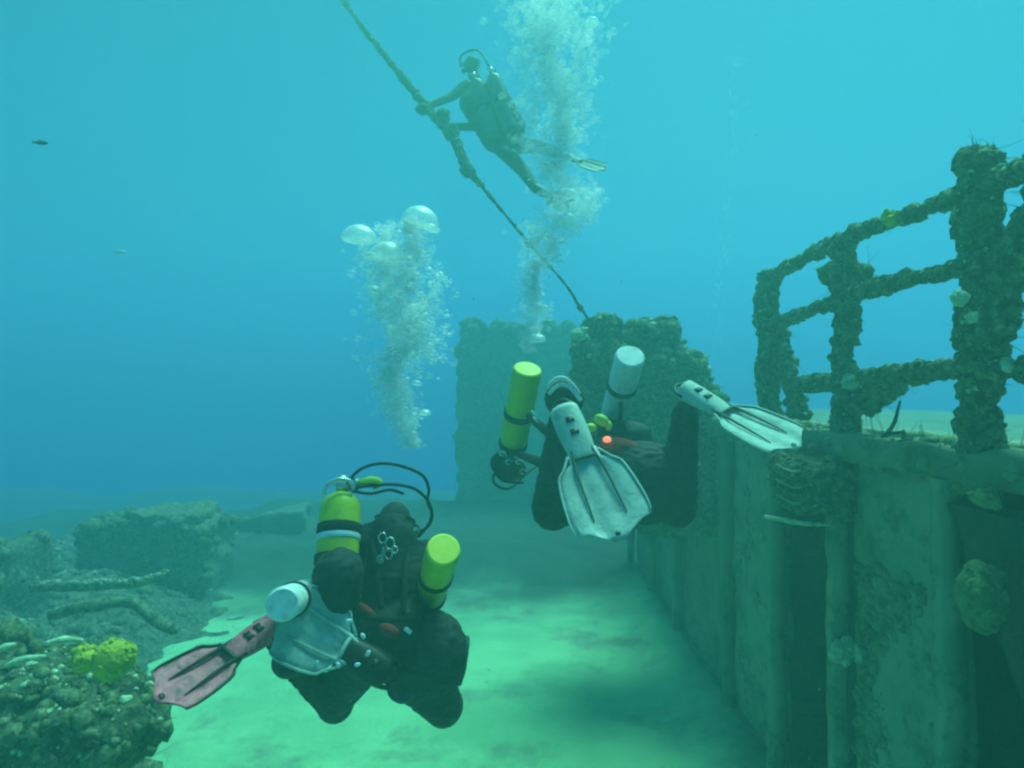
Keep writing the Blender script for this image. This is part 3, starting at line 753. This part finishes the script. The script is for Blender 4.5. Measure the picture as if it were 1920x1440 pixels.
    obj('bolt_snap', merge(tube([P(716, 1052, 2.70), P(722, 1040, 2.70), P(724, 1025, 2.70)], [.009, .007, .004], 8, .01)), M['steel'], t)
    c = P(662, 1115, 2.50); pts = [c + V((math.cos(a) * .040, .01 * math.sin(a), math.sin(a) * .022)) for a in [i * math.pi / 6 - 2.6 for i in range(10)]]
    obj('d_ring', tube(pts, .005, 6), M['steel'], t)
    # harness webbing
    for pts in (((700, 1010, 2.83), (712, 1070, 2.68), (720, 1140, 2.60)), ((770, 1010, 2.88), (765, 1080, 2.70), (760, 1150, 2.62)), ((655, 1150, 2.60), (720, 1158, 2.56), (800, 1160, 2.60))):
        obj('webbing', tube([P(*p) for p in pts], .014, 8, .02), M['strap'], t)
    obj('thigh_pocket', box(P(872, 1235, 2.74), (.04, .15, .17), (4, 6, 6), .01, 8, rnd=.015, rot=Matrix.Rotation(.15, 3, 'Y')), M['neo_grey'], t)
    for c_, r_ in ((kl, .092), (kr, .100)):
        obj('knee_pad', rblob(c_ + V((0, .03, -.01)), (r_, r_ * 1.0, r_ * 1.05), Matrix.Identity(3)), M['neo_grey'], t)
    for c_, d_, r_ in ((al, hl - kl, .066), (ar, hrr - kr, .066)):
        obj('ankle_cuff', lathe([(r_, 0), (r_ + .006, .006), (r_ + .006, .03), (r_, .036)], c_, d_), M['neo_grey'], t)
    # striped cuff on the left arm
    for k in range(4):
        a_ = P(575 + k * 3, 1088 + k * 9, 2.81); b_ = P(600 + k * 2, 1080 + k * 10, 2.79)
        obj('cuff_stripe', tube([a_, (a_ + b_) / 2 + V((0, -.008, 0)), b_], .004, 6, .01), M['fin'], t)
    # red pouch and patches on the hip
    obj('pouch', rblob(P(735, 1180, 2.52), (.045, .02, .026), Matrix.Rotation(.4, 3, 'Y')), M['redcloth'], t)
    obj('pouch', rblob(P(690, 1140, 2.58), (.05, .02, .016), Matrix.Rotation(.6, 3, 'Y')), M['redcloth'], t)
    obj('buckle', box(P(770, 1180, 2.48), (.034, .01, .018), 2, rnd=.003, rot=Matrix.Rotation(.6, 3, 'Y')), M['stripe'], t)
    for k, (x0, y0) in enumerate(((660, 1162), (686, 1190), (696, 1222), (676, 1243), (640, 1243), (600, 1240))):
        obj('leg_patch', rblob(P(x0, y0, 2.16 + .03 * k), (.012, .006, .008), Matrix.Rotation(k, 3, 'Y'), 2), M['label'], t)
    # fins
    fin(t, P(512, 1178, 2.40), P(300, 1312, 2.02), V((-.25, -1.1, .55)), .105, 'pink', 'rubber', 'pink', 'rubber')
    fin(t, P(728, 1258, 2.42), P(530, 1145, 2.34), V((.2, -.8, .55)), .145, 'fin', 'fin', 'rubber')
    return t

# ------------------------------------------------------------------ second diver (frog kick, right of the middle)
def diver_two():
    t = empty('person', 'diver in black mid frog kick before the wreck, pale fins, yellow and white tanks', 'person', loc=tuple(P(1150, 880, 4.0)))
    B = []
    hip, sho = P(1150, 880, 3.75), P(1140, 860, 4.25)
    S, H, ac, fr, ax, rot = torso(B, hip, sho, (1, 0, 0), .25, .20)
    hc = P(1135, 850, 4.50)
    B.append(cone(sho, .065, hc - V((0, .08, 0)), .06))
    hr = head_parts(B, hc, V((0, .8, -.6)), V((0, .6, .8)))
    lw, rw = P(1090, 900, 4.75), P(1190, 895, 4.75)
    limb(B, S[0], P(1035, 905, 4.45), lw, (.062, .050, .036)); limb(B, S[1], P(1240, 900, 4.45), rw, (.062, .050, .036))
    # left leg: knee low, shin straight up to a boot whose sole shows
    kl, al = P(1040, 955, 3.45), P(1062, 790, 3.12)
    kr, ar = P(1270, 950, 3.50), P(1290, 770, 3.25)
    limb(B, H[0] + V((0, 0, -.04)), kl, al, (.150, .125, .085)); limb(B, H[1] + V((0, 0, -.04)), kr, ar, (.160, .125, .070))
    B += [cone(al, .055, P(1058, 738, 3.02), .050), cone(ar, .048, P(1302, 748, 3.12), .040)]
    B += [rblob(P(1205, 905, 3.46), (.29, .20, .24), Matrix.Identity(3)), rblob(P(1100, 905, 3.65), (.20, .18, .22), Matrix.Identity(3))]
    diver_body(t, B)
    headgear(t, hc, *hr)
    glove(t, lw, (0, 1, -.2), (0, 0, -1), 1, .4); glove(t, rw, (0, 1, -.2), (0, 0, -1), -1, .4)
    wg = link('wing', remesh(merge(cone(P(1120, 810, 3.9), .10, P(1200, 820, 3.9), .10), cone(P(1110, 820, 4.2), .09, P(1200, 815, 4.2), .09), cone(P(1110, 830, 3.8), .07, P(1100, 850, 4.2), .08)), .013, 6, .016, 8), M['neo'], t)
    obj('harness_panel', rblob(P(1165, 842, 3.42), (.12, .05, .065), Matrix.Rotation(.1, 3, 'Y')), M['redcloth'], t)
    obj('red_light', rblob(P(1142, 824, 3.34), (.024, .02, .018), Matrix.Identity(3)), M['lamp'], t)
    tk, v1 = tank(t, P(993, 692, 3.62), P(962, 852, 3.98), .088, 'yellow', 'yellowcap', (.50, .86))
    tk2, v2 = tank(t, P(1186, 668, 3.55), P(1152, 790, 4.05), .088, 'white', 'white', (.42,))
    obj('webbing', tube([P(992, 778, 3.72), P(1020, 800, 3.66), P(1060, 830, 3.62), P(1110, 850, 3.62)], [.016, .03, .045, .05], 10, .03), M['neo'], t)
    obj('webbing', tube([P(968, 848, 3.86), P(1005, 862, 3.75), P(1060, 880, 3.66)], [.018, .03, .05], 10, .03), M['neo'], t)
    obj('side_harness', rblob(P(1075, 850, 3.70), (.17, .16, .20), Matrix.Rotation(.2, 3, 'Y')), M['neo'], t)
    # boot stripes
    for k, (dy, rr) in enumerate(((0, .075), (13, .068))):
        pts = [P(1030 + 10 * i + k * 3, 738 - 30 * math.sin((i + .9) / 6.9 * math.pi) + dy, 2.945 - .02 * math.sin(i / 6 * math.pi)) for i in range(7)]
        obj('boot_stripe', tube(pts, .0095, 8, .01), M['stripe'], t)
    obj('boot_sole', rblob(P(1062, 748, 3.02), (.098, .075, .095), Matrix.Identity(3)), M['neo'], t)
    # regulator and hoses under the yellow tank
    rg = obj('first_stage', merge(lathe([(.028, 0), (.032, .01), (.032, .05), (.02, .06)], v1 - V((.02, 0, .03)), V((1, -.2, -.4)), 16)), M['steel'], t)
    hose(t, [v1, P(935, 880, 3.9), P(930, 905, 3.95), P(960, 915, 4.0), P(1000, 880, 4.2), P(1060, 850, 4.5)], .009)
    hose(t, [v1, P(945, 845, 3.8), P(928, 870, 3.85), P(945, 900, 3.9), P(985, 905, 3.95)], .009)
    hose(t, [P(1150, 780, 3.9), P(1165, 760, 3.8), P(1170, 790, 3.75), P(1185, 820, 3.8), P(1200, 800, 4.0)], .008)
    obj('pouch', merge(rblob(P(962, 880, 3.95), (.10, .09, .075), Matrix.Identity(3)), rblob(P(940, 868, 3.98), (.06, .07, .07), Matrix.Identity(3))), M['neo'], t)
    for (x0, y0, w) in ((946, 850, 5), (958, 866, 6), (985, 884, 7), (978, 866, 5)):
        c = P(x0, y0, 3.76); obj('d_ring', tube([c + V((math.cos(a) * .02, 0, math.sin(a) * .013)) for a in [i * .6 for i in range(9)]], .0045, 6), M['steel'], t)
    obj('bolt_snap', tube([P(1000, 770, 3.6), P(1008, 780, 3.6), P(1012, 792, 3.6), P(1004, 782, 3.62)], [.006, .009, .005, .004], 6, .01), M['steel'], t)
    obj('lime_pouch', merge(rblob(P(1132, 788, 3.40), (.045, .03, .032), Matrix.Rotation(.5, 3, 'Y')), rblob(P(1112, 802, 3.38), (.034, .026, .026), Matrix.Identity(3)), rblob(P(1145, 798, 3.40), (.02, .026, .03), Matrix.Identity(3), 2)), M['limegreen'], t)
    obj('webbing', tube([P(1165, 735, 3.8), P(1168, 770, 3.72), P(1160, 800, 3.7)], .012, 8, .02), M['strap'], t)
    # fins
    fin(t, P(1062, 772, 2.84), P(1168, 1014, 2.40), V((-.10, -1, .55)), .165)
    fin(t, P(1290, 735, 3.10), P(1503, 842, 2.62), V((-.25, -.45, 1)), .13)
    return t

# ------------------------------------------------------------------ third diver (high up, hazy)
def diver_three():
    t = empty('person', 'hazy diver high above beside the mooring line, only a dark shape with fins', 'person', loc=tuple(P(900, 150, 8.10)))
    B = []
    hip, sho = P(945, 262, 7.9), P(905, 160, 8.1)
    S, H, ac, fr, ax, rot = torso(B, hip, sho, (.8, .5, -.3), .25, .19)
    hc = P(888, 118, 8.2)
    B.append(cone(sho, .07, hc, .06)); hr = head_parts(B, hc, V((-.9, .2, -.1)), V((-.3, 0, .9)))
    lw, lw2 = P(842, 235, 7.42), P(806, 196, 7.55)
    limb(B, S[0], P(850, 178, 7.8), lw2, (.075, .06, .045)); limb(B, S[1], P(905, 235, 7.75), lw, (.075, .06, .045))
    limb(B, H[0], P(985, 318, 7.7), P(1008, 352, 7.45), (.13, .085, .06)); limb(B, H[1], P(1018, 272, 8.1), P(1060, 290, 7.9), (.13, .085, .06))
    diver_body(t, B, 'neo', .02, .0); headgear(t, hc, *hr)
    glove(t, lw2, (-.7, -.3, .3), (0, 0, -1), 1, .9); glove(t, lw, (-.6, -.5, .1), (0, 0, -1), -1, .9)
    link('wing', remesh(merge(cone(P(885, 190, 7.85), .15, P(930, 262, 7.75), .15), cone(P(930, 165, 7.9), .15, P(968, 235, 7.8), .16)), .02, 5, .03, 7), M['neo'], t)
    tank(t, P(958, 240, 7.62), P(925, 130, 7.72), .095, 'greytank', 'greytank'); tank(t, P(925, 250, 7.58), P(893, 140, 7.68), .095, 'greytank', 'greytank')
    hose(t, [P(925, 128, 7.72), P(900, 90, 7.8), P(868, 100, 8.0), P(868, 122, 8.1)], .014)
    fin(t, P(1008, 352, 7.4), P(1078, 388, 7.0), V((-.3, -.9, .5)), .13, 'rubber', 'rubber', 'rubber')
    fin(t, P(1060, 290, 7.85), P(1140, 318, 7.5), V((-.1, -.7, .8)), .13, 'rubber', 'rubber', 'rubber')
    return t

def rebase(root):
    bpy.context.view_layer.update()
    for ch in root.children:            # children were modelled in world space
        ch.location = ch.location - root.location
for d in (diver_one(), diver_two(), diver_three()): rebase(d)

# ------------------------------------------------------------------ bubbles
random.seed(11)
OCT = ([V(q) for q in ((1,0,0),(-1,0,0),(0,1,0),(0,-1,0),(0,0,1),(0,0,-1))], [(0,2,4),(2,1,4),(1,3,4),(3,0,4),(2,0,5),(1,2,5),(3,1,5),(0,3,5)])
def plume(path, n, rmin, rmax, Y, flat=.75, depth=1.0):
    """path: (px, py, half-width px); returns a cloud of small flattened bubbles"""
    vs, fs = [], []; b0, f0 = ico(1)
    Ls = [abs(path[i + 1][1] - path[i][1]) * (path[i][2] + path[i + 1][2]) for i in range(len(path) - 1)]; tot = sum(Ls)
    for _ in range(n):
        q = random.random() * tot; i = 0
        while q > Ls[i]: q -= Ls[i]; i += 1
        t = random.random(); a, b = path[i], path[i + 1]
        px = a[0] * (1 - t) + b[0] * t; py = a[1] * (1 - t) + b[1] * t; w = a[2] * (1 - t) + b[2] * t
        for _try in range(6):
            u, v = random.gauss(0, .48), random.gauss(0, .48)
            p = P(px + u * w, py, Y + v * w / F * Y * depth)
            if noise.noise(p * V((1, 1, .8)) * 6.0 if False else V((p.x * 6, p.y * 6, p.z * 4.5))) > .02: break
        r = rmin + (rmax - rmin) * random.random() ** 2.3
        b0, f0 = (ico(1) if r > rmin + .25 * (rmax - rmin) else OCT)
        k = len(vs)
        rot = Matrix.Rotation(random.uniform(-.4, .4), 3, 'X') @ Matrix.Rotation(random.uniform(-.4, .4), 3, 'Y')
        for vv in b0: vs.append(p + rot @ V((vv.x * r * 1.15, vv.y * r * 1.15, vv.z * r * flat)))
        fs += [tuple(j + k for j in f) for f in f0]
    return vs, fs

def cap_mesh():
    """spherical-cap bubble: domed top, dented underside"""
    vs0, fs = ico(3); vs = []
    for v in vs0:
        z = v.z if v.z > 0 else v.z * .28 + .18 * max(0, 1 - (v.x ** 2 + v.y ** 2) * 1.6)
        k = 1 + .10 * noise.noise(v * 2)
        vs.append(V((v.x * k, v.y * k, z * .7)))
    m = bpy.data.meshes.new('bubble'); m.from_pydata([tuple(v) for v in vs], [], fs); m.update(); return m
capm = cap_mesh(); first = link('bubble', capm, M['bubble'])
def cap(px, py, Y, r, label, group, z=1.0):
    global first
    o = first if first.get('label') is None else first.copy()
    if o is not first: COL.objects.link(o)
    o.location = P(px, py, Y); o.scale = (r, r, r * z); o.rotation_euler = (random.uniform(-.25, .25), random.uniform(-.25, .25), random.random() * 6)
    tag(o, label, 'bubble', group); return o
Y1, Y2 = 3.15, 4.7
cap(676, 448, Y1, .088, 'large domed bubble at the top left of the left-hand plume', 'bubbles', 1.2)
cap(732, 482, Y1 - .05, .095, 'large domed bubble in the middle top of the left-hand plume', 'bubbles', 1.2)
cap(790, 418, Y1, .098, 'highest large bubble of the left-hand plume', 'bubbles', 1.3)
for i in range(60):
    yy = random.uniform(430, 825); t = (yy - 430) / 395
    cx = 755 + 15 * math.sin(t * 3) + 12 * t; w = 66 * (1 - t ** 3) + 12
    cap(cx + random.uniform(-w, w), yy, Y1 + random.uniform(-.15, .15), random.choice((.012, .016, .022, .034, .048)) * random.uniform(.7, 1.1) * (1.2 - .5 * t), 'small bright bubble in the %s of the left-hand plume' % ('top', 'middle', 'foot')[min(2, int(t * 3))], 'bubbles of the left-hand plume')
for i in range(60):
    yy = random.uniform(10, 640); t = (640 - yy) / 640
    cx = 1000 + 55 * t + 32 * math.exp(-((yy - 400) / 60) ** 2); w = 22 + 55 * t
    cap(cx + random.uniform(-w, w), yy, Y2 + random.uniform(-.15, .15), random.choice((.014, .02, .03, .05, .075)) * random.uniform(.7, 1.1), 'small bright bubble in the %s of the middle plume' % ('foot', 'middle', 'top')[min(2, int(t * 3))], 'bubbles of the middle plume')
pl1 = merge(plume([(780, 840, 24), (765, 800, 32), (748, 770, 40), (742, 730, 44), (762, 680, 66), (768, 620, 72), (762, 560, 68), (755, 500, 66), (745, 450, 50), (760, 410, 30)], 6500, .003, .022, Y1),
            plume([(676, 492, 22), (676, 420, 26)], 260, .003, .012, Y1), plume([(735, 520, 30), (733, 450, 30)], 300, .003, .012, Y1), plume([(790, 500, 30), (790, 392, 30)], 420, .003, .012, Y1))
tag(obj('bubble_plume', pl1, M['fizz']), 'cloud of fine bubbles rising above the near diver', 'bubbles', kind='stuff')
pl2 = merge(plume([(998, 660, 18), (1002, 600, 24), (1008, 540, 28), (1016, 480, 34), (1040, 430, 52), (1062, 390, 66), (1068, 350, 60), (1045, 310, 44), (1035, 260, 56), (1045, 210, 66), (1045, 140, 76), (1040, 60, 84), (1035, -20, 92)], 9000, .004, .033, Y2),
            plume([(1115, 420, 14), (1120, 350, 22)], 220, .004, .016, Y2), plume([(1080, 250, 18), (1080, 180, 24)], 300, .004, .018, Y2))
tag(obj('bubble_plume', pl2, M['fizz']), 'tall cloud of fine bubbles rising above the diver in the middle', 'bubbles', kind='stuff')
pl3 = merge(plume([(1350, 640, 12), (1352, 540, 14), (1365, 440, 12), (1378, 340, 14), (1385, 240, 14), (1390, 100, 18)], 260, .008, .022, 9.0))
tag(obj('bubble_stream', pl3, M['fizz']), 'faint thin stream of bubbles right of the middle in open water', 'bubbles', kind='stuff')

# fish
def fish(c, L, d, m, label):
    d = V(d).normalized(); up = V((0, 0, 1)); sd = d.cross(up).normalized(); rot = Matrix((d, sd, up)).transposed()
    t = empty('fish', label, 'fish', loc=tuple(c))
    obj('body', rblob((0, 0, 0), (L * .5, L * .09, L * .18), rot, 3), M[m], t)
    q = lambda a, b: rot @ V((a * L, 0, b * L))
    def plate_(pts, nm):
        a = [p - sd * L * .012 for p in pts]; b = [p + sd * L * .012 for p in pts]; n = len(pts)
        obj(nm, (a + b, [tuple(range(n)), tuple(range(n, 2 * n))[::-1]] + [(i, (i + 1) % n, (i + 1) % n + n, i + n) for i in range(n)]), M[m], t, False)
    plate_([q(-.42, 0), q(-.68, .2), q(-.6, 0), q(-.68, -.2)], 'tail_fin'); plate_([q(-.2, .14), q(.15, .17), q(-.15, .28)], 'dorsal_fin')
fish(P(78, 266, 4.5), .085, (1, .5, .1), 'darkfish', 'small dark fish in the water at the upper left')
fish(P(228, 472, 4.0), .075, (1, .1, -.05), 'fish', 'tiny bright silver fish in open water at the left')

# drifting particles
random.seed(9)
pv, pf = [], []; b0, f0 = ico(1)
for _ in range(420):
    Y = random.uniform(1.2, 7); p = P(random.uniform(-60, 1980), random.uniform(-40, 1480), Y)
    if p.z < .1 or p.x > 1.7: continue
    r = random.uniform(.0008, .0022); k = len(pv)
    pv += [p + v * r for v in b0]; pf += [tuple(i + k for i in f) for f in f0]
tag(obj('drifting_particles', (pv, pf), M['lip']), 'pale specks drifting in the water', 'particles', kind='stuff')

# ------------------------------------------------------------------ the water itself (haze)
hz = obj('haze', box((0, 11.0, 3.1), (56, 34, 12.2)), None, None, False)
hm = bpy.data.materials.new('sea_water'); hm.use_nodes = True; t = hm.node_tree
for n in list(t.nodes): t.nodes.remove(n)
o_ = t.nodes.new('ShaderNodeOutputMaterial'); v_ = t.nodes.new('ShaderNodeVolumePrincipled')
v_.inputs['Color'].default_value = HAZE_COLOR; v_.inputs['Density'].default_value = HAZE_DENSITY
v_.inputs['Anisotropy'].default_value = HAZE_G; v_.inputs['Absorption Color'].default_value = HAZE_ABSORB
t.links.new(v_.outputs[0], o_.inputs['Volume']); hz.data.materials.append(hm)
tag(hz, kind='stuff')
